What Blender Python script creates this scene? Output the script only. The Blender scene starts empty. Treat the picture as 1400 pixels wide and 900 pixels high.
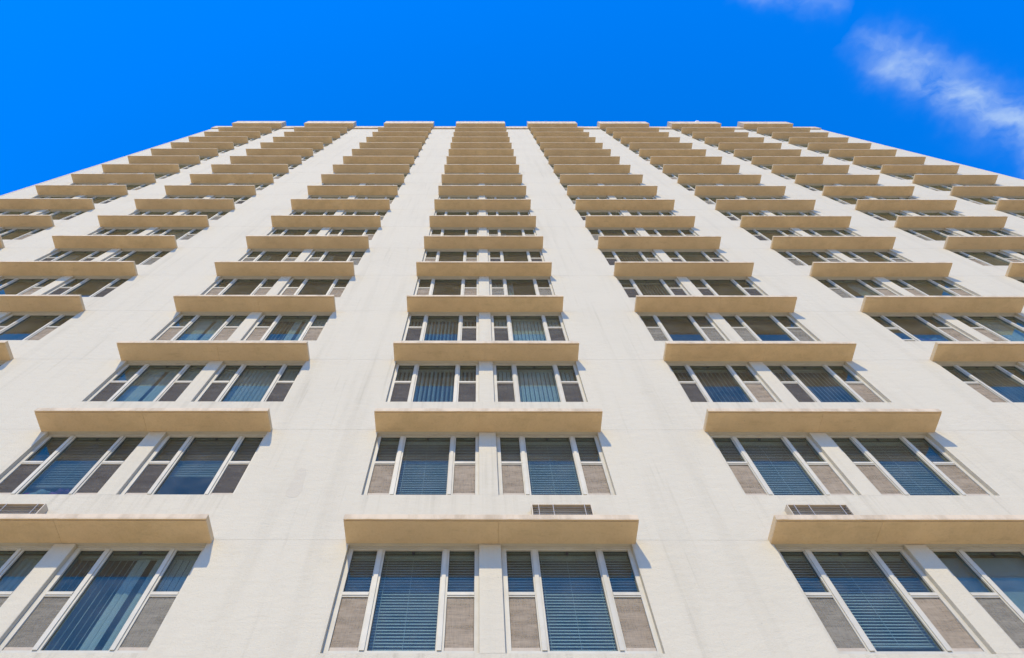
import bpy, bmesh, math, random
from mathutils import Vector, Matrix

random.seed(7)
R = math.radians
scene = bpy.context.scene
COL = scene.collection

# ------------------------------------------------------------------ camera
EYE = 1.6
cam_data = bpy.data.cameras.new("camera")
cam = bpy.data.objects.new("camera", cam_data)
COL.objects.link(cam)
cam_data.sensor_width = 36.0
cam_data.lens = 36.0 * 843.29 / 1400.0
cam_data.shift_x = (700 - 653.76) / 1400.0
cam_data.clip_end = 8000
cam.location = (0, -6.3652, EYE)
cam.matrix_world = Matrix.Translation(cam.location) @ Matrix.Rotation(R(90) + 1.1383, 4, 'X') @ Matrix.Rotation(0.0011, 4, 'Z')
scene.camera = cam

# ------------------------------------------------------------------ sky, sun, exposure
SUN = Vector((-0.25, -1.0, 1.03)).normalized()      # towards the sun
world = bpy.data.worlds.new("World")
scene.world = world
world.use_nodes = True
wn, wl = world.node_tree.nodes, world.node_tree.links
wn.clear()


def N(nodes, kind, **kw):
    n = nodes.new(kind)
    for k, v in kw.items():
        if k in n.inputs:
            n.inputs[k].default_value = v
        else:
            setattr(n, k, v)
    return n


def M_(nodes, links, op, a, b=None, c=None, clamp=False):
    n = nodes.new('ShaderNodeMath')
    n.operation = op
    n.use_clamp = clamp
    for i, v in enumerate((a, b, c)):
        if v is None:
            continue
        if isinstance(v, (int, float)):
            n.inputs[i].default_value = v
        else:
            links.new(v, n.inputs[i])
    return n.outputs[0]


def wm(op, a, b=None, c=None, clamp=False):
    return M_(wn, wl, op, a, b, c, clamp)


w_out = wn.new('ShaderNodeOutputWorld')
w_bg = wn.new('ShaderNodeBackground')
w_bg.inputs['Strength'].default_value = 0.15
sky = wn.new('ShaderNodeTexSky')
sky.sky_type = 'NISHITA'
sky.sun_disc = False
sky.sun_elevation = math.asin(SUN.z)
sky.sun_rotation = math.atan2(SUN.x, SUN.y)
sky.altitude = 300
sky.air_density = 1.0
sky.dust_density = 0.0
sky.ozone_density = 10.0
grade = N(wn, 'ShaderNodeHueSaturation', Saturation=1.33)       # deep polarised blue, the same all over the sky
wl.new(sky.outputs[0], grade.inputs['Color'])
tint = N(wn, 'ShaderNodeMix', data_type='RGBA', blend_type='MULTIPLY')
tint.inputs[0].default_value = 1.0
tint.inputs[7].default_value = (1.0, 0.85, 1.03, 1)
wl.new(grade.outputs[0], tint.inputs[6])
# thin cirrus streaks, laid out on the plane of the sky (x/z, y/z)
tc = wn.new('ShaderNodeTexCoord')
sep = wn.new('ShaderNodeSeparateXYZ')
wl.new(tc.outputs['Generated'], sep.inputs[0])
zc = wm('MAXIMUM', sep.outputs[2], 0.05)
px = wm('DIVIDE', sep.outputs[0], zc)
py = wm('DIVIDE', sep.outputs[1], zc)
cmb = wn.new('ShaderNodeCombineXYZ')
wl.new(px, cmb.inputs[0])
wl.new(py, cmb.inputs[1])


def wnoise(scale, detail, rough, vec, dist=0.0):
    n = N(wn, 'ShaderNodeTexNoise', Scale=scale, Detail=detail, Roughness=rough, Distortion=dist)
    wl.new(vec, n.inputs['Vector'])
    return n


warp = wnoise(9.0, 4, 0.6, cmb.outputs[0])
warpc = wn.new('ShaderNodeVectorMath')
warpc.operation = 'SUBTRACT'
wl.new(warp.outputs['Color'], warpc.inputs[0])
warpc.inputs[1].default_value = (0.5, 0.5, 0.5)
warps = wn.new('ShaderNodeVectorMath')
warps.operation = 'SCALE'
wl.new(warpc.outputs[0], warps.inputs[0])
warps.inputs['Scale'].default_value = 0.09
warpa = wn.new('ShaderNodeVectorMath')
warpa.operation = 'ADD'
wl.new(cmb.outputs[0], warpa.inputs[0])
wl.new(warps.outputs[0], warpa.inputs[1])
sw = wn.new('ShaderNodeSeparateXYZ')
wl.new(warpa.outputs[0], sw.inputs[0])
mapn = N(wn, 'ShaderNodeMapping')
mapn.inputs['Rotation'].default_value = (0, 0, R(-27))
mapn.inputs['Scale'].default_value = (1.0, 2.0, 1.0)
wl.new(warpa.outputs[0], mapn.inputs['Vector'])
fine = wnoise(13.0, 7, 0.56, mapn.outputs[0])


def streak(x0, y0, ang, length, w0, w1, amount):
    c, s = math.cos(ang), math.sin(ang)
    dx = wm('SUBTRACT', sw.outputs[0], x0)
    dy = wm('SUBTRACT', sw.outputs[1], y0)
    u = wm('ADD', wm('MULTIPLY', dx, c), wm('MULTIPLY', dy, s))
    v = wm('SUBTRACT', wm('MULTIPLY', dy, c), wm('MULTIPLY', dx, s))
    un = wm('DIVIDE', u, length)
    wid = wm('ADD', wm('MULTIPLY', un, w1 - w0), w0)
    t = wm('DIVIDE', v, wm('MAXIMUM', wid, 0.012))
    bell = wm('EXPONENT', wm('MULTIPLY', wm('MULTIPLY', t, t), -1.0))
    a = wm('MULTIPLY', un, 9.0, clamp=True)
    b = wm('MULTIPLY', wm('SUBTRACT', 1.0, un), 4.0, clamp=True)
    return wm('MULTIPLY', wm('MULTIPLY', bell, wm('MULTIPLY', a, b)), amount)


d1 = streak(0.53, -0.020, R(24), 0.95, 0.021, 0.062, 1.0)
d2 = streak(0.36, -0.075, R(4), 0.17, 0.013, 0.017, 0.5)
d3 = streak(-1.9, -1.3, R(24), 1.1, 0.03, 0.09, 0.9)
d4 = streak(1.2, -1.0, R(30), 1.0, 0.03, 0.08, 0.9)
dens = wm('ADD', wm('ADD', d1, d2), wm('ADD', d3, d4))
nf = N(wn, 'ShaderNodeMapRange')
nf.inputs['From Min'].default_value = 0.25
nf.inputs['From Max'].default_value = 0.68
wl.new(fine.outputs['Fac'], nf.inputs['Value'])
cl = wm('MULTIPLY', wm('MULTIPLY', dens, nf.outputs[0]), 0.74, clamp=True)
cmix = N(wn, 'ShaderNodeMix', data_type='RGBA')
wl.new(cl, cmix.inputs[0])
wl.new(tint.outputs[2], cmix.inputs[6])
cmix.inputs[7].default_value = (1.5, 2.0, 2.65, 1)
wl.new(cmix.outputs[2], w_bg.inputs['Color'])
wl.new(w_bg.outputs[0], w_out.inputs[0])

sun_data = bpy.data.lights.new("sun", 'SUN')
sun_data.energy = 2.0
sun_data.angle = R(0.5)
sun_data.color = (1.0, 0.86, 0.60)
sun = bpy.data.objects.new("sun", sun_data)
COL.objects.link(sun)
sun.rotation_euler = SUN.to_track_quat('Z', 'Y').to_euler()
sun.location = (-20, -60, 70)

scene.view_settings.view_transform = 'Standard'
scene.view_settings.look = 'None'
scene.view_settings.exposure = 1.25
scene.view_settings.gamma = 1.0
scene.view_settings.use_curve_mapping = False

# ------------------------------------------------------------------ helpers


class MB:
    """collects boxes and quads, builds one mesh object"""

    def __init__(self):
        self.v, self.f = [], []

    def box(self, x0, x1, y0, y1, z0, z1):
        b = len(self.v)
        self.v += [(x0, y0, z0), (x1, y0, z0), (x1, y1, z0), (x0, y1, z0),
                   (x0, y0, z1), (x1, y0, z1), (x1, y1, z1), (x0, y1, z1)]
        self.f += [tuple(b + i for i in q) for q in
                   ((0, 3, 2, 1), (4, 5, 6, 7), (0, 1, 5, 4), (1, 2, 6, 5), (2, 3, 7, 6), (3, 0, 4, 7))]
        return self

    def quad(self, a, b, c, d):
        n = len(self.v)
        self.v += [a, b, c, d]
        self.f.append((n, n + 1, n + 2, n + 3))
        return self

    def slab(self, origin, ax, ay, az):
        """a box from three edge vectors round its centre"""
        b = len(self.v)
        o = Vector(origin)
        ax, ay, az = Vector(ax) / 2, Vector(ay) / 2, Vector(az) / 2
        for sz in (-1, 1):
            for sx, sy in ((-1, -1), (1, -1), (1, 1), (-1, 1)):
                self.v.append(tuple(o + sx * ax + sy * ay + sz * az))
        self.f += [tuple(b + i for i in q) for q in
                   ((0, 3, 2, 1), (4, 5, 6, 7), (0, 1, 5, 4), (1, 2, 6, 5), (2, 3, 7, 6), (3, 0, 4, 7))]
        return self

    def mesh(self, name, mat, bevel=0.0, seg=1, smooth=False):
        me = bpy.data.meshes.new(name)
        me.from_pydata(self.v, [], self.f)
        bm = bmesh.new()
        bm.from_mesh(me)
        if bevel:
            bmesh.ops.bevel(bm, geom=list(bm.edges), offset=bevel, segments=seg, profile=0.5, affect='EDGES')
        bmesh.ops.recalc_face_normals(bm, faces=bm.faces)
        bm.to_mesh(me)
        bm.free()
        me.materials.append(mat)
        if smooth:
            for p in me.polygons:
                p.use_smooth = True
        return me


def link(name, data, parent=None, loc=(0, 0, 0), rz=0.0):
    o = bpy.data.objects.new(name, data)
    COL.objects.link(o)
    o.parent = parent
    o.location = loc
    if rz:
        o.rotation_euler = (0, 0, rz)
    return o


def tag(o, label=None, cat=None, group=None, kind=None):
    for k, v in (('label', label), ('category', cat), ('group', group), ('kind', kind)):
        if v:
            o[k] = v
    return o


class Mat:
    def __init__(self, name):
        self.m = bpy.data.materials.new(name)
        self.m.use_nodes = True
        self.n, self.l = self.m.node_tree.nodes, self.m.node_tree.links
        self.n.clear()
        self.out = self.n.new('ShaderNodeOutputMaterial')

    def node(self, kind, **kw):
        return N(self.n, kind, **kw)

    def link(self, a, b):
        self.l.new(a, b)

    def math(self, *a, **k):
        return M_(self.n, self.l, *a, **k)

    def noise(self, vec, scale, detail=4, rough=0.55, stretch=None):
        if stretch:
            mp = self.node('ShaderNodeMapping')
            mp.inputs['Scale'].default_value = stretch
            self.link(vec, mp.inputs['Vector'])
            vec = mp.outputs[0]
        t = self.node('ShaderNodeTexNoise', Scale=scale, Detail=detail, Roughness=rough)
        self.link(vec, t.inputs['Vector'])
        return t.outputs['Fac']

    def ramp(self, fac, lo, hi, a=0.0, b=1.0):
        r = self.node('ShaderNodeMapRange')
        r.inputs['From Min'].default_value = lo
        r.inputs['From Max'].default_value = hi
        r.inputs['To Min'].default_value = a
        r.inputs['To Max'].default_value = b
        self.link(fac, r.inputs['Value'])
        return r.outputs[0]

    def mix(self, fac, a, b, blend='MIX'):
        m = self.node('ShaderNodeMix', data_type='RGBA', blend_type=blend)
        for i, v in ((0, fac), (6, a), (7, b)):
            if isinstance(v, (int, float)):
                m.inputs[i].default_value = v
            elif isinstance(v, tuple):
                m.inputs[i].default_value = v if len(v) == 4 else v + (1,)
            else:
                self.link(v, m.inputs[i])
        return m.outputs[2]

    def principled(self, col, rough=0.7, bump=None, bump_d=0.01, strength=1.0, spec=0.3):
        p = self.node('ShaderNodeBsdfPrincipled')
        if isinstance(col, tuple):
            p.inputs['Base Color'].default_value = col if len(col) == 4 else col + (1,)
        else:
            self.link(col, p.inputs['Base Color'])
        if isinstance(rough, (int, float)):
            p.inputs['Roughness'].default_value = rough
        else:
            self.link(rough, p.inputs['Roughness'])
        p.inputs['Specular IOR Level'].default_value = spec
        if bump is not None:
            b = self.node('ShaderNodeBump')
            b.inputs['Distance'].default_value = bump_d
            b.inputs['Strength'].default_value = strength
            self.link(bump, b.inputs['Height'])
            self.link(b.outputs[0], p.inputs['Normal'])
        self.link(p.outputs[0], self.out.inputs[0])
        return p


# ------------------------------------------------------------------ materials
def m_stucco(name, base, dark, sill=None):
    m = Mat(name)
    g = m.node('ShaderNodeNewGeometry')
    P = g.outputs['Position']
    big = m.noise(P, 0.35, 4, 0.6)
    mid = m.noise(P, 2.2, 6, 0.65)
    stre = m.noise(P, 2.4, 5, 0.6, (1.0, 1.0, 0.06))        # rain streaks running down the render
    streb = m.noise(P, 9.0, 3, 0.6, (1.0, 1.0, 0.03))
    grain = m.noise(P, 45.0, 3, 0.7)
    f = m.math('MULTIPLY', m.ramp(stre, 0.52, 0.75), 0.42)
    f = m.math('ADD', f, m.math('MULTIPLY', m.ramp(big, 0.45, 0.75), 0.20))
    f = m.math('ADD', f, m.math('MULTIPLY', m.ramp(mid, 0.55, 0.8), 0.30))
    f = m.math('ADD', f, m.math('MULTIPLY', m.math('MULTIPLY', m.ramp(streb, 0.58, 0.68), m.ramp(big, 0.38, 0.58)), 0.45), clamp=True)
    if sill is not None:                                     # run-off marks below the window sills
        sp = m.node('ShaderNodeSeparateXYZ')
        m.link(P, sp.inputs[0])
        d = m.math('FRACT', m.math('ADD', m.math('DIVIDE', m.math('SUBTRACT', sill[0], sp.outputs[2]), sill[1]), 100.0))
        fall = m.math('EXPONENT', m.math('MULTIPLY', d, -7.0))
        run = m.ramp(m.noise(P, 8.0, 4, 0.65, (1.0, 1.0, 0.02)), 0.50, 0.68)
        f = m.math('ADD', f, m.math('MULTIPLY', m.math('MULTIPLY', run, fall), 0.75), clamp=True)
    c = m.mix(f, base, dark)
    c = m.mix(m.ramp(grain, 0.3, 0.7, 0.0, 0.10), c, (0.62, 0.56, 0.45))
    trowel = m.noise(P, 6.0, 5, 0.6, (0.6, 1.0, 1.3))
    pits = m.ramp(m.noise(P, 24.0, 3, 0.6), 0.70, 0.76)
    c = m.mix(m.math('MULTIPLY', pits, 0.35), c, tuple(v * 0.6 for v in dark))
    h = m.math('ADD', m.math('MULTIPLY', trowel, 1.0), m.math('MULTIPLY', grain, 0.42))
    h = m.math('SUBTRACT', h, m.math('MULTIPLY', pits, 0.3))
    m.principled(c, 0.86, h, 0.014, 0.8, 0.25)
    return m.m


stucco = m_stucco('cream_stucco', (0.49, 0.44, 0.318), (0.385, 0.343, 0.245))
stucco_under = m_stucco('cream_stucco_under_sills', (0.49, 0.44, 0.318), (0.385, 0.343, 0.245), (6.5979 + 1.6 - 1.7176, 2.75))
stucco_patch = m_stucco('filler_patch', (0.455, 0.405, 0.295), (0.41, 0.365, 0.265))


def m_canopy():
    m = Mat('tan_painted_concrete')
    g = m.node('ShaderNodeNewGeometry')
    P = g.outputs['Position']
    oi = m.node('ShaderNodeObjectInfo')
    n1 = m.noise(P, 3.0, 6, 0.65)
    n2 = m.noise(P, 26.0, 3, 0.6)
    n3 = m.noise(P, 0.9, 3, 0.5)
    c = m.mix(m.ramp(n1, 0.42, 0.78), (0.70, 0.515, 0.275), (0.55, 0.405, 0.21))
    c = m.mix(m.ramp(n3, 0.4, 0.7, 0, 0.45), c, (0.62, 0.44, 0.24))
    c = m.mix(m.ramp(oi.outputs['Random'], 0, 1, 0.0, 0.55), c, (0.57, 0.44, 0.265))
    spots = m.noise(P, 14.0, 2, 0.5)
    c = m.mix(m.ramp(spots, 0.74, 0.80, 0, 0.5), c, (0.33, 0.26, 0.18))
    dirt = m.noise(P, 5.0, 6, 0.7, (0.5, 1.6, 1.0))
    c = m.mix(m.ramp(dirt, 0.56, 0.74, 0, 0.38), c, (0.36, 0.27, 0.15))
    c = m.mix(m.ramp(n2, 0.5, 0.75, 0, 0.22), c, (0.40, 0.29, 0.15))
    h = m.math('ADD', n1, m.math('MULTIPLY', n2, 0.5))
    m.principled(c, 0.85, h, 0.012, 0.6, 0.2)
    return m.m


canopy_mat = m_canopy()


def m_fascia():
    m = Mat('pale_fascia_paint')
    P = m.node('ShaderNodeNewGeometry').outputs['Position']
    n1 = m.noise(P, 4.0, 5, 0.6, (1, 1, 0.3))
    c = m.mix(m.ramp(n1, 0.44, 0.66), (0.55, 0.445, 0.30), (0.40, 0.315, 0.205))
    m.principled(c, 0.8, m.noise(P, 20, 4), 0.006, 0.4, 0.25)
    return m.m


fascia_mat = m_fascia()


def m_simple(name, col, col2, scale, rough=0.5, spec=0.4, stretch=None, vary=0.0):
    m = Mat(name)
    P = m.node('ShaderNodeNewGeometry').outputs['Position']
    n = m.noise(P, scale, 4, 0.6, stretch)
    c = m.mix(m.ramp(n, 0.4, 0.75), col, col2)
    if vary:
        oi = m.node('ShaderNodeObjectInfo')
        c = m.mix(m.math('MULTIPLY', oi.outputs['Random'], vary), c, tuple(v * 0.72 for v in col2))
    m.principled(c, rough, None, spec=spec)
    return m.m


alu = m_simple('white_window_paint', (0.51, 0.475, 0.37), (0.44, 0.405, 0.31), 5.0, 0.55, 0.2, None, 0.35)
rail_mat = m_simple('dusty_beige_rail', (0.42, 0.35, 0.25), (0.34, 0.28, 0.20), 12.0, 0.7)
seal_mat = m_simple('dark_gasket', (0.05, 0.045, 0.04), (0.03, 0.03, 0.03), 12.0, 0.6)
slat_mat = m_simple('blind_slat', (0.88, 0.87, 0.79), (0.82, 0.81, 0.73), 3.0, 0.5)
slat_dim = m_simple('grey_blind_slat', (0.46, 0.45, 0.41), (0.40, 0.39, 0.36), 3.0, 0.5)
vane_mat = m_simple('vertical_vane_fabric', (0.80, 0.80, 0.71), (0.72, 0.72, 0.64), 2.0, 0.8, 0.1)
curtain_mat = m_simple('pale_curtain', (0.60, 0.62, 0.60), (0.45, 0.47, 0.46), 3.0, 0.9, 0.1)
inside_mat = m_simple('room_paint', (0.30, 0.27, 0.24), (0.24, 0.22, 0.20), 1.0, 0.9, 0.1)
casing_mat = m_simple('cream_metal_casing', (0.50, 0.42, 0.29), (0.42, 0.35, 0.24), 6.0, 0.5)
louvre_mat = m_simple('grey_louvre', (0.30, 0.27, 0.24), (0.22, 0.20, 0.18), 10.0, 0.5)
roof_mat = m_simple('roof_gravel', (0.35, 0.33, 0.30), (0.25, 0.24, 0.22), 20.0, 0.9)
cap_mat = m_simple('white_metal_cap', (0.78, 0.78, 0.76), (0.70, 0.70, 0.68), 6.0, 0.5)
trim_mat = m_simple('peach_corner_bead', (0.74, 0.60, 0.45), (0.66, 0.53, 0.39), 6.0, 0.8)
purple = m_simple('purple_plush', (0.46, 0.16, 0.40), (0.36, 0.12, 0.32), 60.0, 1.0, 0.05)
teal = m_simple('pale_teal_plush', (0.42, 0.52, 0.52), (0.30, 0.40, 0.42), 60.0, 1.0, 0.05)
pink = m_simple('magenta_plush', (0.65, 0.06, 0.35), (0.5, 0.04, 0.28), 60.0, 1.0, 0.05)
eye_mat = m_simple('white_felt', (0.8, 0.8, 0.78), (0.7, 0.7, 0.7), 60.0, 0.8)


def m_glass():
    m = Mat('tinted_window_glass')
    geo = m.node('ShaderNodeNewGeometry')
    P = geo.outputs['Position']
    # Schlick reflectance, the same from both faces of the sheet
    dt = m.node('ShaderNodeVectorMath')
    dt.operation = 'DOT_PRODUCT'
    m.link(geo.outputs['Normal'], dt.inputs[0])
    m.link(geo.outputs['Incoming'], dt.inputs[1])
    ca = m.math('ABSOLUTE', dt.outputs['Value'])
    fres = m.math('ADD', m.math('MULTIPLY', m.math('POWER', m.math('SUBTRACT', 1.0, ca), 5.0), 0.94), 0.06)
    b = m.node('ShaderNodeBump')
    b.inputs['Distance'].default_value = 0.004
    b.inputs['Strength'].default_value = 0.10
    m.link(m.noise(P, 1.6, 2, 0.5), b.inputs['Height'])
    t = m.node('ShaderNodeBsdfTransparent')
    t.inputs[0].default_value = (0.625, 0.695, 0.695, 1)
    gl = m.node('ShaderNodeBsdfGlossy', Roughness=0.0)
    gl.inputs['Color'].default_value = (0.95, 0.98, 0.66, 1)
    m.link(b.outputs[0], gl.inputs['Normal'])
    mx = m.node('ShaderNodeMixShader')
    m.link(fres, mx.inputs[0])
    m.link(t.outputs[0], mx.inputs[1])
    m.link(gl.outputs[0], mx.inputs[2])
    # a thin film of street dust
    d = m.node('ShaderNodeBsdfDiffuse')
    d.inputs['Color'].default_value = (0.45, 0.43, 0.40, 1)
    mx2 = m.node('ShaderNodeMixShader')
    m.link(m.ramp(m.noise(P, 3.0, 5, 0.65), 0.35, 0.8, 0.022, 0.075), mx2.inputs[0])
    m.link(mx.outputs[0], mx2.inputs[1])
    m.link(d.outputs[0], mx2.inputs[2])
    m.link(mx2.outputs[0], m.out.inputs[0])
    return m.m


glass = m_glass()


def m_screen(name, col, col2, cover):
    m = Mat(name)
    P = m.node('ShaderNodeNewGeometry').outputs['Position']
    n = m.noise(P, 5.0, 6, 0.7, (0.45, 1.0, 1.8))
    n2 = m.noise(P, 60.0, 2, 0.7, (1.0, 1.0, 0.12))
    n3 = m.noise(P, 60.0, 2, 0.7, (0.12, 1.0, 1.0))
    c = m.mix(m.ramp(n, 0.38, 0.7), col, col2)
    d = m.node('ShaderNodeBsdfDiffuse')
    m.link(c, d.inputs['Color'])
    t = m.node('ShaderNodeBsdfTransparent')
    cov = m.math('ADD', m.ramp(n, 0.3, 0.7, cover + 0.10, cover - 0.10), m.math('MULTIPLY', m.math('SUBTRACT', m.math('ADD', n2, n3), 1.0), 0.5), clamp=True)
    mx = m.node('ShaderNodeMixShader')
    m.link(cov, mx.inputs[0])
    m.link(t.outputs[0], mx.inputs[1])
    m.link(d.outputs[0], mx.inputs[2])
    m.link(mx.outputs[0], m.out.inputs[0])
    return m.m


SCREEN = {'b': m_screen('beige_mesh', (0.36, 0.292, 0.205), (0.28, 0.225, 0.155), 0.66),
          'g': m_screen('grey_mesh', (0.26, 0.235, 0.18), (0.20, 0.18, 0.14), 0.64),
          'd': m_screen('dark_mesh', (0.12, 0.108, 0.09), (0.09, 0.08, 0.07), 0.62)}


def m_floral():
    m = Mat('floral_curtain')
    P = m.node('ShaderNodeNewGeometry').outputs['Position']
    v = m.node('ShaderNodeTexVoronoi', Scale=11.0)
    m.link(P, v.inputs['Vector'])
    r = m.node('ShaderNodeValToRGB')
    els = r.color_ramp.elements
    els[0].color, els[1].color = (0.05, 0.05, 0.22, 1), (0.55, 0.55, 0.62, 1)
    for p, c in ((0.3, (0.08, 0.12, 0.45, 1)), (0.5, (0.28, 0.10, 0.34, 1)), (0.7, (0.10, 0.35, 0.55, 1))):
        e = els.new(p)
        e.color = c
    sp = m.node('ShaderNodeSeparateColor')
    m.link(v.outputs['Color'], sp.inputs[0])
    m.link(sp.outputs[0], r.inputs[0])
    m.principled(r.outputs[0], 0.9, spec=0.1)
    return m.m


floral = m_floral()


def m_ground():
    m = Mat('pale_concrete_paving')
    P = m.node('ShaderNodeNewGeometry').outputs['Position']
    br = m.node('ShaderNodeTexBrick', Scale=0.55)
    br.offset = 0.0
    br.inputs['Mortar Size'].default_value = 0.008
    br.inputs['Brick Width'].default_value = 1.0
    br.inputs['Row Height'].default_value = 1.0
    br.inputs['Color1'].default_value = (0.62, 0.52, 0.37, 1)
    br.inputs['Color2'].default_value = (0.57, 0.48, 0.34, 1)
    br.inputs['Mortar'].default_value = (0.25, 0.23, 0.20, 1)
    m.link(P, br.inputs['Vector'])
    c = m.mix(m.ramp(m.noise(P, 1.2, 6, 0.6), 0.4, 0.75, 0, 0.35), br.outputs['Color'], (0.36, 0.33, 0.28))
    m.principled(c, 0.9, m.noise(P, 40, 4), 0.01, 0.4)
    return m.m


# ------------------------------------------------------------------ setting
g = MB()
g.quad((-3000, -3000, 0), (3000, -3000, 0), (3000, 3000, 0), (-3000, 3000, 0))
ground = link('ground', g.mesh('ground', m_ground()))
tag(ground, 'pale concrete paving in front of the apartment tower', kind='structure')

# ------------------------------------------------------------------ apartment tower
tower = tag(link('apartment_tower', None),
            'tall cream stucco apartment tower with tan ledge canopies over paired windows', 'building')

H = 2.75
ZB = 6.5979 + EYE
FLOORS = 18
COLS = [-18.50, -12.55, -5.96, 0.0, 5.965, 11.91, 17.85, 23.80]      # bay offsets, first to last
CI = {-3: 0, -2: 1, -1: 2, 0: 3, 1: 4, 2: 5, 3: 6, 4: 7}
WXL, WXR = -1.8166, 2.157
SILL = 1.7176
CXL, CXR = -1.857, 2.212
CP, CT = 0.438, 0.098
PIER0, PIER1 = 0.015, 0.322
EDGE_L, EDGE_R = -21.95, 28.20
TOP = 1.6 + 53.35
DEPTH = 16.0
RV = 0.16


def zb(k):
    return ZB + (k - 1) * H


# front wall with its real openings and reveals
def build_wall():
    mb = MB()
    under = set()
    xs = [EDGE_L]
    for c in COLS:
        xs += [c + WXL, c + WXR]
    xs.append(EDGE_R)
    zs = [0.0]
    for k in range(1, FLOORS + 1):
        zs += [zb(k) - SILL, zb(k)]
    zs.append(TOP)
    for i in range(len(xs) - 1):
        for j in range(len(zs) - 1):
            if i % 2 == 1 and j % 2 == 1:
                x0, x1, z0, z1 = xs[i], xs[i + 1], zs[j], zs[j + 1]
                mb.quad((x0, 0, z0), (x0, RV, z0), (x0, RV, z1), (x0, 0, z1))
                mb.quad((x1, RV, z0), (x1, 0, z0), (x1, 0, z1), (x1, RV, z1))
                mb.quad((x0, 0, z1), (x0, RV, z1), (x1, RV, z1), (x1, 0, z1))
                mb.quad((x0, RV, z0), (x0, 0, z0), (x1, 0, z0), (x1, RV, z0))
            else:
                if i % 2 == 1 and j < len(zs) - 2:
                    under.add(len(mb.f))
                mb.quad((xs[i], 0, zs[j]), (xs[i + 1], 0, zs[j]), (xs[i + 1], 0, zs[j + 1]), (xs[i], 0, zs[j + 1]))
    me = bpy.data.meshes.new('front_wall')
    me.from_pydata(mb.v, [], mb.f)
    bm = bmesh.new()
    bm.from_mesh(me)
    bmesh.ops.remove_doubles(bm, verts=bm.verts, dist=0.0005)
    bm.to_mesh(me)
    bm.free()
    me.materials.append(stucco)
    me.materials.append(stucco_under)
    for i in under:
        me.polygons[i].material_index = 1
    return link('front_wall', me, tower)


build_wall()
for x0, x1 in ((EDGE_L, EDGE_L + 0.25), (EDGE_R - 0.25, EDGE_R)):
    link('side_wall', MB().box(x0, x1, 0.002, DEPTH, 0, TOP).mesh('side_wall', stucco), tower)
link('rear_wall', MB().box(EDGE_L + 0.25, EDGE_R - 0.25, DEPTH - 0.3, DEPTH, 0, TOP).mesh('rear_wall', stucco), tower)
link('roof', MB().box(EDGE_L + 0.25, EDGE_R - 0.25, 0.25, DEPTH - 0.3, TOP - 0.6, TOP - 0.2).mesh('roof', roof_mat), tower)
for x in (EDGE_L, EDGE_R):
    s = -1 if x == EDGE_L else 1
    link('corner_bead', MB().box(min(x, x + s * 0.045), max(x, x + s * 0.045), -0.02, 0.10, 0, TOP - 0.25).mesh('corner_bead', trim_mat, 0.006), tower)
# parapet cornice between the roof canopies
edges = [EDGE_L - 0.10] + [c + v for c in COLS for v in (CXL, CXR)] + [EDGE_R + 0.10]
for i in range(0, len(edges), 2):
    mb = MB().box(edges[i], edges[i + 1], -0.10, 0.25, 53.12 + EYE, 54.2 + EYE)
    link('cornice', mb.mesh('cornice', fascia_mat, 0.008), tower)
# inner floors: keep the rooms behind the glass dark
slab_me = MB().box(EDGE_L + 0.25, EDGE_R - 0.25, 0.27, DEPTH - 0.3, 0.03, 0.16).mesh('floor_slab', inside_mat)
for k in range(0, FLOORS + 1):
    link('floor_slab', slab_me, tower, (0, 0, zb(k)))
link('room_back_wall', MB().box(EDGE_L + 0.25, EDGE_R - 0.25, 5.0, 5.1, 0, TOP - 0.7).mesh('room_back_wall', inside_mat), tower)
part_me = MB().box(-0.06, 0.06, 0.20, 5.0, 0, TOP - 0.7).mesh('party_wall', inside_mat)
for i in range(len(COLS)):
    link('party_wall', part_me, tower, (COLS[i] + 0.168, 0, 0))
    if i < len(COLS) - 1:
        link('party_wall', part_me, tower, ((COLS[i] + COLS[i + 1]) / 2 + 0.17, 0, 0))


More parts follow.
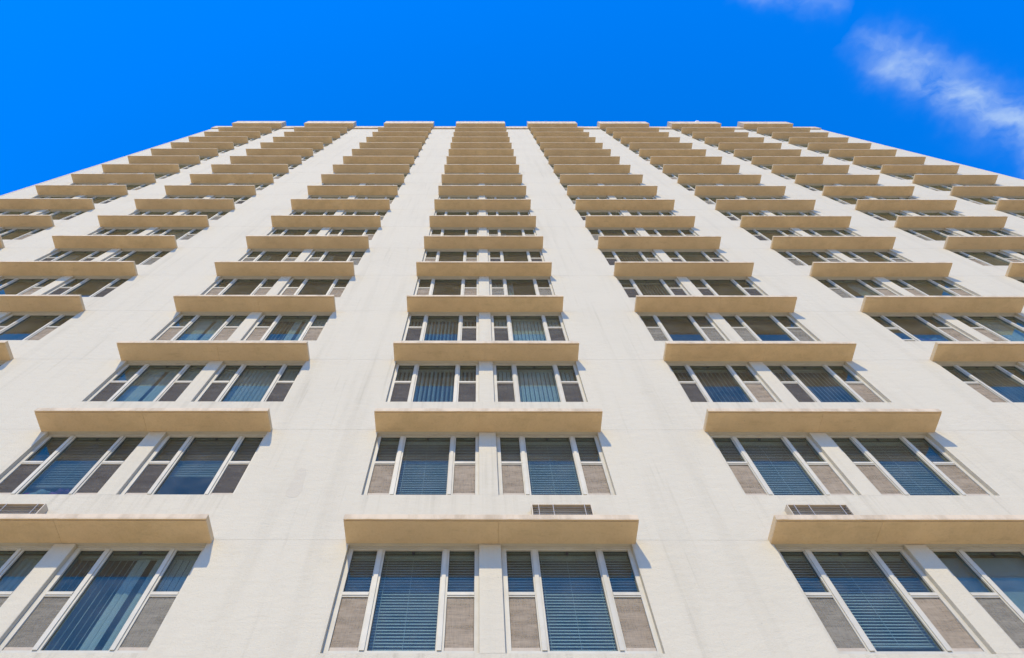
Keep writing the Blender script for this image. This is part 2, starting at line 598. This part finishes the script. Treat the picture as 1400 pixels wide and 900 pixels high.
# canopies --------------------------------------------------------
def canopy_mesh(joint, seed):
    """ledge slab: worn drip lip along the front, groove behind it, joint across the soffit"""
    rnd = random.Random(seed)
    W0, W1 = CXL, CXR
    D0 = 0.012                                   # depth of the drip groove and of the joint
    mb = MB()
    mb.box(W0, W1, -CP, -0.001, D0, CT)
    bm = bmesh.new()
    me = bpy.data.meshes.new('canopy')
    me.from_pydata(mb.v, [], mb.f)
    bm.from_mesh(me)
    bmesh.ops.bevel(bm, geom=list(bm.edges), offset=0.006, segments=2, profile=0.5, affect='EDGES')
    ex = MB()
    for a, b in ((W0 + 0.0015, joint - 0.0016), (joint + 0.0016, W1 - 0.0015)):
        ex.box(a, b, -CP + 0.036, -0.0015, 0.0, D0 - 0.0005)
    # lip: short lengths whose lower edge is uneven, a few of them chipped
    n = 46
    zs = []
    for i in range(n + 1):
        z = rnd.uniform(0.0, 0.0022)
        if rnd.random() < 0.10:
            z += rnd.uniform(0.003, 0.007)
        zs.append(z)
    y0, y1 = -CP + 0.002, -CP + 0.022
    xs = [W0 + 0.002 + (W1 - W0 - 0.004) * i / n for i in range(n + 1)]
    o = len(ex.v)
    for x, z in zip(xs, zs):
        ex.v += [(x, y0, z), (x, y1, z), (x, y1, D0 + 0.012), (x, y0, D0 + 0.012)]
    for i in range(n):
        for j in range(4):
            ex.f.append((o + i * 4 + j, o + i * 4 + (j + 1) % 4, o + i * 4 + 4 + (j + 1) % 4, o + i * 4 + 4 + j))
    ex.f += [(o, o + 1, o + 2, o + 3), (o + n * 4 + 3, o + n * 4 + 2, o + n * 4 + 1, o + n * 4)]
    me2 = bpy.data.meshes.new('lip')
    me2.from_pydata(ex.v, [], ex.f)
    bm.from_mesh(me2)
    bpy.data.meshes.remove(me2)
    bmesh.ops.recalc_face_normals(bm, faces=bm.faces)
    bm.to_mesh(me)
    bm.free()
    me.materials.append(canopy_mat)
    me.materials.append(fascia_mat)
    for p in me.polygons:
        if p.normal.y < -0.6:
            p.material_index = 1
    return me


canopies = [canopy_mesh(j, q) for q, j in enumerate((0.02, 0.28, -0.42, 0.36, 0.15, -0.1))]
for ci, c in enumerate(COLS):
    for k in range(1, FLOORS):
        o = link('canopy', random.choice(canopies), tower,
                 (c - 0.022 * (0.0 if ci == 3 else CXR if ci < 3 else CXL) + random.uniform(-0.008, 0.008), 0, zb(k) + random.uniform(0.0, 0.008)))
        o.scale.x = 1.0 if ci == 3 else 1.022            # the side bays carry slightly longer ledges
        o.rotation_euler = (R(random.uniform(-0.35, 0.35)), R(random.uniform(-0.10, 0.10)), 0)
tall = MB().box(CXL, CXR, -CP, -0.001, 0.0, 1.40).mesh('roof_canopy', canopy_mat, 0.01)
tall.materials.append(fascia_mat)
for p in tall.polygons:
    if abs(p.normal.z) < 0.5:
        p.material_index = 1
for c in COLS:
    link('roof_canopy', tall, tower, (c, 0, zb(FLOORS)))

# piers between the paired windows, and the thin render bands at slab level
pier_me = MB().box(PIER0, PIER1, 0.003, 0.19, -SILL - 0.0, -0.003).mesh('pier', stucco, 0.006)
for c in COLS:
    for k in range(1, FLOORS + 1):
        link('pier', pier_me, tower, (c, 0, zb(k)))
bandx = [EDGE_L] + [c + v for c in COLS for v in (CXL, CXR)] + [EDGE_R]
for i in range(0, len(bandx), 2):
    w = bandx[i + 1] - bandx[i]
    me = MB().box(0.0, w, -0.0015, 0.01, 0.072, 0.158).mesh('render_band', stucco, 0.001)
    for k in range(1, FLOORS):
        link('render_band', me, tower, (bandx[i], 0, zb(k)))
# a filler patch on the render between two bays
pts = [(-2.98, 7.60), (-2.90, 7.56), (-2.80, 7.58), (-2.76, 7.74), (-2.79, 7.93), (-2.80, 8.12), (-2.84, 8.27), (-2.92, 8.30),
       (-2.99, 8.21), (-2.97, 8.03), (-2.99, 7.85), (-3.01, 7.70)]
mb = MB()
n = len(pts)
mb.v = [(x, -0.0015, z + EYE) for x, z in pts] + [(x, 0.004, z + EYE) for x, z in pts]
mb.f = [tuple(range(n))] + [(i, (i + 1) % n, n + (i + 1) % n, n + i) for i in range(n)]
link('filler_patch', mb.mesh('filler_patch', stucco_patch), tower)

# windows ----------------------------------------------------------
WW = 1.832                                   # window width
XS = (0.0, 0.070, 0.410, 0.517, 1.318, 1.419, 1.771, WW)
ZT, TR0, TR1, ZBOT = -0.048, -0.774, -0.853, -1.632
FY0, FY1 = 0.068, 0.150
GY0, GY1 = 0.104, 0.110

mb = MB()
mb.box(0.002, XS[1], FY0, FY1, -SILL + 0.003, -0.004)
mb.box(XS[6], WW - 0.002, FY0, FY1, -SILL + 0.003, -0.004)
mb.box(XS[1], XS[6], FY0 + 0.002, FY1, ZT, -0.004)
mb.box(XS[1], XS[6], FY0 + 0.002, FY1, -SILL + 0.003, ZBOT)
mb.box(0.002, WW - 0.002, FY0 - 0.018, FY0 + 0.001, -0.020, -0.003)        # head trim under the soffit
frame_me = mb.mesh('window', alu)


def mullion_mesh(x0, x1):
    m = MB()
    m.box(x0, x1, FY0 + 0.006, FY1 - 0.005, ZBOT - 0.001, ZT + 0.001)
    m.box(x0 + 0.018, x1 - 0.030, FY0 - 0.012, FY0 + 0.007, ZBOT - 0.001, ZT + 0.001)
    return m.mesh('mullion', alu)


mullion_me = [mullion_mesh(XS[2], XS[3]), mullion_mesh(XS[4], XS[5])]


def transom_mesh(x0, x1):
    m = MB()
    m.box(x0 + 0.001, x1 - 0.001, FY0 + 0.004, FY1 - 0.008, TR1, TR0)
    m.box(x0 + 0.001, x1 - 0.001, FY0 - 0.006, FY0 + 0.005, TR1 + 0.022, TR0 - 0.012)
    return m.mesh('transom', alu)


transom_me = [transom_mesh(XS[1], XS[2]), transom_mesh(XS[5], XS[6])]
E_ = 0.0005
pane_side_top = [MB().box(XS[a] + E_, XS[a + 1] - E_, GY0, GY1, TR0 + E_, ZT - E_).mesh('pane', glass) for a in (1, 5)]
pane_side_low = [MB().box(XS[a] + E_, XS[a + 1] - E_, GY0 + 0.012, GY1 + 0.012, ZBOT + E_, TR1 - E_).mesh('pane', glass) for a in (1, 5)]
pane_centre = MB().box(XS[3] + E_, XS[4] - E_, GY0, GY1, ZBOT + E_, ZT - E_).mesh('pane', glass)
screen_me = {k: [MB().box(XS[a] + 0.006, XS[a + 1] - 0.006, 0.088, 0.0905, ZBOT + 0.045, TR1 - 0.004).mesh('insect_screen', s) for a in (1, 5)]
             for k, s in SCREEN.items()}
rail_me = [MB().box(XS[a] + 0.004, XS[a + 1] - 0.004, 0.080, 0.098, ZBOT + 0.001, ZBOT + 0.05).mesh('screen_rail', rail_mat) for a in (1, 5)]


def gasket(x0, x1, z0, z1, y):
    m = MB()
    t = 0.006
    m.box(x0, x0 + t, y, y + 0.006, z0, z1)
    m.box(x1 - t, x1, y, y + 0.006, z0, z1)
    m.box(x0 + t, x1 - t, y, y + 0.006, z1 - t, z1)
    return m


mb = MB()
for a, z0, z1 in ((1, TR0, ZT), (3, ZBOT, ZT), (5, TR0, ZT), (1, ZBOT, TR1), (5, ZBOT, TR1)):
    g_ = gasket(XS[a] + E_, XS[a + 1] - E_, z0 + E_, z1 - E_, 0.0965)
    o = len(mb.v)
    mb.v += g_.v
    mb.f += [tuple(i + o for i in f) for f in g_.f]
xm = (XS[3] + XS[4]) / 2
mb.box(xm - 0.02, xm + 0.02, 0.094, 0.1035, ZT - 0.05, ZT - 0.012)        # catch at the head of the big pane
mb.box(xm - 0.008, xm + 0.008, 0.088, 0.0945, ZT - 0.075, ZT - 0.02)
gasket_me = mb.mesh('gasket', seal_mat)

BX0, BX1 = 0.03, WW - 0.03


def venetian(z_end, tilt=R(20), x0=BX0, x1=BX1, mat=slat_mat):
    m = MB()
    z = -0.10
    t = Vector((0, math.sin(tilt), math.cos(tilt)))
    nrm = Vector((0, -math.cos(tilt), math.sin(tilt)))
    rnd = random.Random(int(z_end * 100))
    while z > z_end:
        sag = rnd.uniform(-0.0015, 0.0015)
        m.slab(((x0 + x1) / 2, 0.215, z + sag), (x1 - x0, 0, rnd.uniform(-0.004, 0.004)), tuple(nrm * 0.0015), tuple(t * 0.0255))
        z -= 0.0455
    m.box(x0, x1, 0.20, 0.23, z - 0.012, z + 0.010)
    m.box(x0, x1, 0.19, 0.24, -0.075, -0.03)
    for fx in (0.30, 0.5, 0.72):
        xx = x0 + (x1 - x0) * fx
        m.box(xx - 0.0022, xx + 0.0022, 0.188, 0.1905, z, -0.075)
    return m.mesh('venetian_blind', mat)


def vertical(ang, gaps=(), seed=1, x0=BX0, x1=BX1, pitch=0.092, y=0.225, jitter=6):
    m = MB()
    rnd = random.Random(seed)
    x = x0 + 0.04
    i = 0
    while x < x1 - 0.03:
        u = (x - x0) / (x1 - x0)
        if not any(a <= u <= b for a, b in gaps):
            a = R(ang(u) if callable(ang) else ang) + R(rnd.uniform(-jitter, jitter))
            ax = Vector((math.cos(a), math.sin(a), 0))
            ay = Vector((-math.sin(a), math.cos(a), 0))
            # a vane curves a little across its width: two facets
            c = Vector((x, y, (ZT - 0.03 + ZBOT + 0.015) / 2))
            hgt = (ZT - 0.03) - (ZBOT + 0.015)
            for s in (-1, 1):
                axs = (ax + ay * 0.16 * s)
                m.slab(tuple(c + ax * 0.020 * s + ay * 0.003), tuple(axs * 0.040), tuple(ay * 0.0012), (0, 0, hgt))
        x += pitch
        i += 1
    m.box(x0, x1, 0.20, 0.25, -0.075, -0.03)
    return m.mesh('vertical_blind', vane_mat)


def drape(x0, x1, mat, ztop=-0.06, zbot=-1.62, waves=7, amp=0.022, y=0.24, seed=0):
    m = MB()
    rnd = random.Random(seed)
    nseg = waves * 6
    ph = [rnd.uniform(-0.5, 0.5) for _ in range(nseg + 1)]
    pts = [(x0 + (x1 - x0) * i / nseg, y + amp * math.sin(i / nseg * waves * 2 * math.pi + ph[i] * 0.6)) for i in range(nseg + 1)]
    for i in range(nseg):
        (xa, ya), (xb, yb) = pts[i], pts[i + 1]
        m.quad((xa, ya, zbot), (xb, yb, zbot), (xb, yb, ztop), (xa, ya, ztop))
        m.quad((xb, yb + 0.002, zbot), (xa, ya + 0.002, zbot), (xa, ya + 0.002, ztop), (xb, yb + 0.002, ztop))
    return m.mesh('curtain', mat, smooth=False)


def roller(z_end):
    return MB().box(BX0, BX1, 0.2, 0.203, z_end, -0.06).box(BX0, BX1, 0.196, 0.207, z_end - 0.02, z_end - 0.0005).mesh('roller_blind', curtain_mat)


COVER = {
    'h': ('venetian_blind', venetian(-1.60)),
    'h1': ('venetian_blind', venetian(-1.56, R(18))),
    'h2': ('venetian_blind', venetian(-1.42, R(22))),
    'h3': ('venetian_blind', venetian(-1.26, R(14), mat=slat_dim)),
    'h4': ('venetian_blind', venetian(-0.98, R(8), mat=slat_dim)),
    'v': ('vertical_blind', vertical(46, seed=2)),
    'v2': ('vertical_blind', vertical(58, seed=3)),
    'v3': ('vertical_blind', vertical(-52, seed=4)),
    'vc': ('vertical_blind', vertical(14, ((0.47, 0.49),), seed=5)),
    'vl': ('vertical_blind', vertical(8, seed=6, jitter=3)),
    'vd': ('vertical_blind', vertical(68, seed=7, jitter=8)),
    # half drawn: turned vanes on one side, closed ones on the other
    'vp': ('vertical_blind', vertical(lambda u: -58 if u < 0.44 else 10, ((0.56, 0.60), (0.66, 0.69)), seed=8, jitter=7)),
    'vq': ('vertical_blind', vertical(lambda u: -60 if u < 0.45 else -24, ((0.18, 0.40),), seed=9, jitter=10)),
    'c': ('curtain', drape(BX0, 0.72, curtain_mat, seed=1)),
    'c2': ('curtain', drape(1.05, BX1, curtain_mat, waves=8, seed=2)),
    'f': ('curtain', drape(BX0, BX1, floral, ztop=-1.05, waves=10, seed=3)),
    'r': ('roller_blind', roller(-0.7)),
    'r2': ('roller_blind', roller(-1.58)),
}

# what hangs in each near window: (left window, right window); screens: two letters per window
LOOK = {
    (1, -1): ('v', 'vp', 'gg', 'gg'), (1, 0): ('h', 'h', 'bb', 'bb'), (1, 1): ('h2', 'r2', 'gb', 'gb'),
    (2, -1): ('h3', 'h4', 'dd', 'dd'), (2, 0): ('h', 'h1', 'bb', 'bb'), (2, 1): ('h1', 'h', 'bb', 'bb'),
    (3, -1): ('vc', 'v', 'dd', 'dd'), (3, 0): ('v2', 'vl', 'dd', 'dd'), (3, 1): ('v2', 'v', 'db', 'db'),
    (3, -2): ('', 'v', 'gg', 'gg'), (3, 2): ('v2', '', 'bb', 'bb'),
    (4, -2): ('v', '', 'bb', 'bb'), (4, -1): ('vc', 'vp', 'bb', 'bb'), (4, 0): ('vd', 'vl', 'dd', 'dd'),
    (4, 1): ('', '', 'gg', 'gg'), (4, 2): ('f', 'vq', '-b', 'bb'),
    (5, -2): ('', '', 'bb', 'dd'), (5, -1): ('', '', 'bb', 'bb'), (5, 0): ('', 'c', 'bb', 'gg'),
    (5, 1): ('vd', '', 'dd', 'dd'), (5, 2): ('c2', 'v', 'gb', 'bb'),
    (6, 1): ('vd', 'vd', 'dg', 'dd'), (6, 0): ('', '', 'bb', 'dd'),
}
rng = random.Random(21)
sub_t = Matrix.Rotation(R(-13), 4, 'X')

glaz_mb = MB()
for a, z0, z1 in ((1, TR0, ZT), (3, ZBOT, ZT), (5, TR0, ZT), (1, ZBOT, TR1), (5, ZBOT, TR1)):
    glaz_mb.box(XS[a] + E_, XS[a + 1] - E_, GY0, GY1, z0 + E_, z1 - E_)
glaz_me = glaz_mb.mesh('glazing', glass)
bars_mb = MB()
for a, b in ((2, 3), (4, 5)):
    bars_mb.box(XS[a], XS[b], FY0 + 0.006, FY1 - 0.005, ZBOT - 0.001, ZT + 0.001)
    bars_mb.box(XS[a] + 0.018, XS[b] - 0.030, FY0 - 0.012, FY0 + 0.007, ZBOT - 0.001, ZT + 0.001)
for a in (1, 5):
    bars_mb.box(XS[a] + 0.001, XS[a + 1] - 0.001, FY0 + 0.004, FY1 - 0.008, TR1, TR0)
bars_me = bars_mb.mesh('glazing_bars', alu)
NEAR = {1: (-1, 1), 2: (-2, 2), 3: (-2, 2), 4: (-2, 2), 5: (-2, 3), 6: (-2, 3), 7: (-3, 3)}


def open_sash(w):
    """side-pane lower light pushed out at its foot, no screen"""
    x0, x1 = XS[1] + 0.004, XS[2] - 0.004
    h = TR1 - ZBOT - 0.01
    fr = MB()
    fr.box(x0, x0 + 0.022, -0.012, 0.012, -h, 0)
    fr.box(x1 - 0.022, x1, -0.012, 0.012, -h, 0)
    fr.box(x0 + 0.022, x1 - 0.022, -0.012, 0.012, -0.03, 0)
    fr.box(x0 + 0.022, x1 - 0.022, -0.014, 0.012, -h + 0.10, -h + 0.15)
    for name, me in (('sash', fr.mesh('sash', alu)),
                     ('pane', MB().box(x0 + 0.0225, x1 - 0.0225, -0.003, 0.003, -h + 0.1505, -0.0305).mesh('pane', glass))):
        o = link(name, me, w, (0, 0.085, TR1 - 0.003))
        o['label'] = 'lower side light with its sash raised, without an insect screen'


for ci, c in enumerate(COLS):
    col = ci - 3
    for k in range(1, FLOORS + 1):
        look = LOOK.get((k, col))
        for side in (0, 1):
            w = link('window', frame_me, tower, (c + (WXL if side == 0 else 0.325), 0, zb(k)))
            if look:
                cover, scr = look[side], look[2 + side]
            else:
                cover = rng.choice(['', '', '', '', '', '', 'v2', 'vd', 'c'])
                s1 = rng.choice('bbgdg' if k < 8 else 'ggdbd')
                scr = s1 + (s1 if rng.random() < 0.8 else rng.choice('bgd'))
            near = k in NEAR and NEAR[k][0] <= col <= NEAR[k][1]
            if near:
                for i in (0, 1):
                    link('mullion', mullion_me[i], w)
                    link('transom', transom_me[i], w)
                    link('pane', pane_side_top[i], w)
                link('pane', pane_centre, w)
                link('gasket', gasket_me, w)
                for i in (0, 1):
                    if scr[i] == '-':
                        open_sash(w)
                    else:
                        link('pane', pane_side_low[i], w)
                        link('insect_screen', screen_me[scr[i]][i], w)
                        link('screen_rail', rail_me[i], w)
            else:
                tag(link('glazing_bars', bars_me, w), kind='stuff')
                tag(link('glazing', glaz_me, w), kind='stuff')
                for i in (0, 1):
                    link('insect_screen', screen_me[scr[i]][i], w)
            if cover:
                nm, me = COVER[cover]
                link(nm, me, w)

# ------------------------------------------------------------------ air conditioners
ac_case = MB()
AW, AH, AP = 0.90, 0.42, 0.125
t = 0.014
ac_case.box(0, t, -AP, 0.0, 0, AH).box(AW - t, AW, -AP, 0.0, 0, AH)
ac_case.box(t, AW - t, -AP, 0.0, AH - t, AH).box(t, AW - t, -AP, 0.0, 0, t)
ac_case.box(t, AW - t, -0.02, -0.002, t, AH - t)
ac_case_me = ac_case.mesh('casing', casing_mat)
lv = MB()
z = t + 0.012
while z < AH - t - 0.012:
    lv.slab((AW / 2, -AP + 0.022, z), (AW - 2 * t - 0.002, 0, 0), (0, 0.026, 0.018), (0, -0.0025, 0.0036))
    z += 0.048
grille_me = lv.mesh('grille', louvre_mat)
bar_me = MB().box(-0.005, 0.005, -AP - 0.001, -AP + 0.008, t, AH - t).mesh('grille_bar', m_simple('steel_bar', (0.30, 0.28, 0.25), (0.25, 0.24, 0.22), 8))
for x, lab in ((-6.46 - AW, 'louvred air conditioner above the lowest canopy at the left edge'),
               (0.795, 'louvred air conditioner above the lowest canopy of the central bay'),
               (4.61, 'louvred air conditioner above the lowest canopy on the right')):
    a = tag(link('air_conditioner', None, None, (x, 0, 7.28 + EYE - AH)), lab, 'air conditioner', 'wall air conditioners over the lowest canopies')
    link('casing', ac_case_me, a)
    tag(link('grille', grille_me, a), kind='stuff')
    for fx in (0.12, 0.36, 0.88):
        link('grille_bar', bar_me, a, (AW * fx, 0, 0))


# ------------------------------------------------------------------ plush toys on the sill
def plush(name, blobs, mat, loc, label, extra=(), scale=1.9):
    bm = bmesh.new()
    for x, y, z, rx, ry, rz in blobs:
        r = bmesh.ops.create_icosphere(bm, subdivisions=3, radius=1.0)
        bmesh.ops.scale(bm, vec=(rx, ry, rz), verts=r['verts'])
        bmesh.ops.translate(bm, vec=(x, y, z), verts=r['verts'])
    me = bpy.data.meshes.new('body')
    bm.to_mesh(me)
    bm.free()
    me.materials.append(mat)
    for p in me.polygons:
        p.use_smooth = True
    root = tag(link(name, None, None, loc), label, 'plush toy')
    root.scale = (scale,) * 3
    b = link('body', me, root)
    md = b.modifiers.new('fuse', 'REMESH')
    md.mode = 'VOXEL'
    md.voxel_size = 0.008
    md.use_smooth_shade = True
    for nm, (x, y, z, r), m_ in extra:
        bm = bmesh.new()
        bmesh.ops.create_icosphere(bm, subdivisions=2, radius=r)
        e = bpy.data.meshes.new(nm)
        bm.to_mesh(e)
        bm.free()
        e.materials.append(m_)
        link(nm, e, b, (x, y, z))
    return root


SZ = zb(2) - SILL + 0.07
shelf = MB().box(0.05, WW - 0.05, 0.151, 0.50, -SILL + 0.03, -SILL + 0.065).mesh('inner_sill', alu)
for w in [o for o in bpy.data.objects if o.name.split('.')[0] == 'window' and abs(o.location.z - zb(2)) < 0.01 and abs(o.location.x - (COLS[2] + WXL)) < 0.01]:
    link('inner_sill', shelf, w)
PX = COLS[2] + WXL
plush('plush_toy', [(0.0, 0, 0.07, 0.10, 0.06, 0.075), (0.09, 0, 0.12, 0.07, 0.05, 0.07), (0.16, -0.01, 0.185, 0.058, 0.05, 0.05),
                    (0.215, -0.02, 0.17, 0.04, 0.035, 0.03), (-0.09, 0, 0.045, 0.06, 0.04, 0.045), (0.10, 0.01, 0.03, 0.05, 0.05, 0.03), (0.14, 0, 0.235, 0.018, 0.015, 0.025)],
      purple, (-7.10, 0.335, SZ), 'purple plush animal leaning on the window sill behind the glass',
      [('eye', (0.185, -0.052, 0.20, 0.013), eye_mat)])
plush('plush_toy', [(0, 0, 0.06, 0.075, 0.06, 0.06), (0.05, -0.01, 0.11, 0.055, 0.05, 0.05), (-0.075, 0, 0.035, 0.04, 0.04, 0.035), (0.02, 0, 0.15, 0.02, 0.015, 0.02), (0.09, 0, 0.15, 0.02, 0.015, 0.02)],
      teal, (-7.12, 0.245, SZ), 'pale teal plush toy slumped beside the purple one', scale=1.75)
plush('plush_toy', [(0, 0, 0.04, 0.06, 0.045, 0.04), (0.05, 0, 0.055, 0.04, 0.035, 0.035), (-0.06, 0, 0.03, 0.03, 0.03, 0.028)],
      pink, (-7.36, 0.25, SZ), 'small magenta plush toy lying on the window sill', scale=2.5)


# ------------------------------------------------------------------ roof fittings seen over the top canopies
def lathe(profile, seg=20):
    mb = MB()
    for r, z in profile:
        for i in range(seg):
            a = 2 * math.pi * i / seg
            mb.v.append((r * math.cos(a), r * math.sin(a), z))
    for j in range(len(profile) - 1):
        for i in range(seg):
            mb.f.append((j * seg + i, j * seg + (i + 1) % seg, (j + 1) * seg + (i + 1) % seg, (j + 1) * seg + i))
    mb.f.append(tuple(range(seg))[::-1])
    mb.f.append(tuple((len(profile) - 1) * seg + i for i in range(seg)))
    return mb


RT = zb(FLOORS) + 1.40
a = tag(link('roof_fitting', None, None, (5.69, -0.28, RT)), 'tiny white fitting on the roof ledge just right of the central column', 'roof fitting')
link('stem', lathe([(0.03, 0), (0.03, 0.25)]).mesh('stem', cap_mat), a)
link('head', MB().slab((0, 0, 0.36), (0.22, 0, 0), (0, 0.16, 0.06), (0, -0.06, 0.2)).mesh('head', cap_mat, 0.012), a)
a = tag(link('roof_vent', None, None, (18.60, -0.20, RT)), 'small white rounded cap on the roof ledge second from the right end', 'roof vent')
link('base', lathe([(0.20, 0), (0.20, 0.18)]).mesh('base', cap_mat), a)
link('cowl', lathe([(0.28, 0.181), (0.30, 0.26), (0.25, 0.36), (0.15, 0.43), (0.03, 0.46)]).mesh('cowl', cap_mat, smooth=True), a)
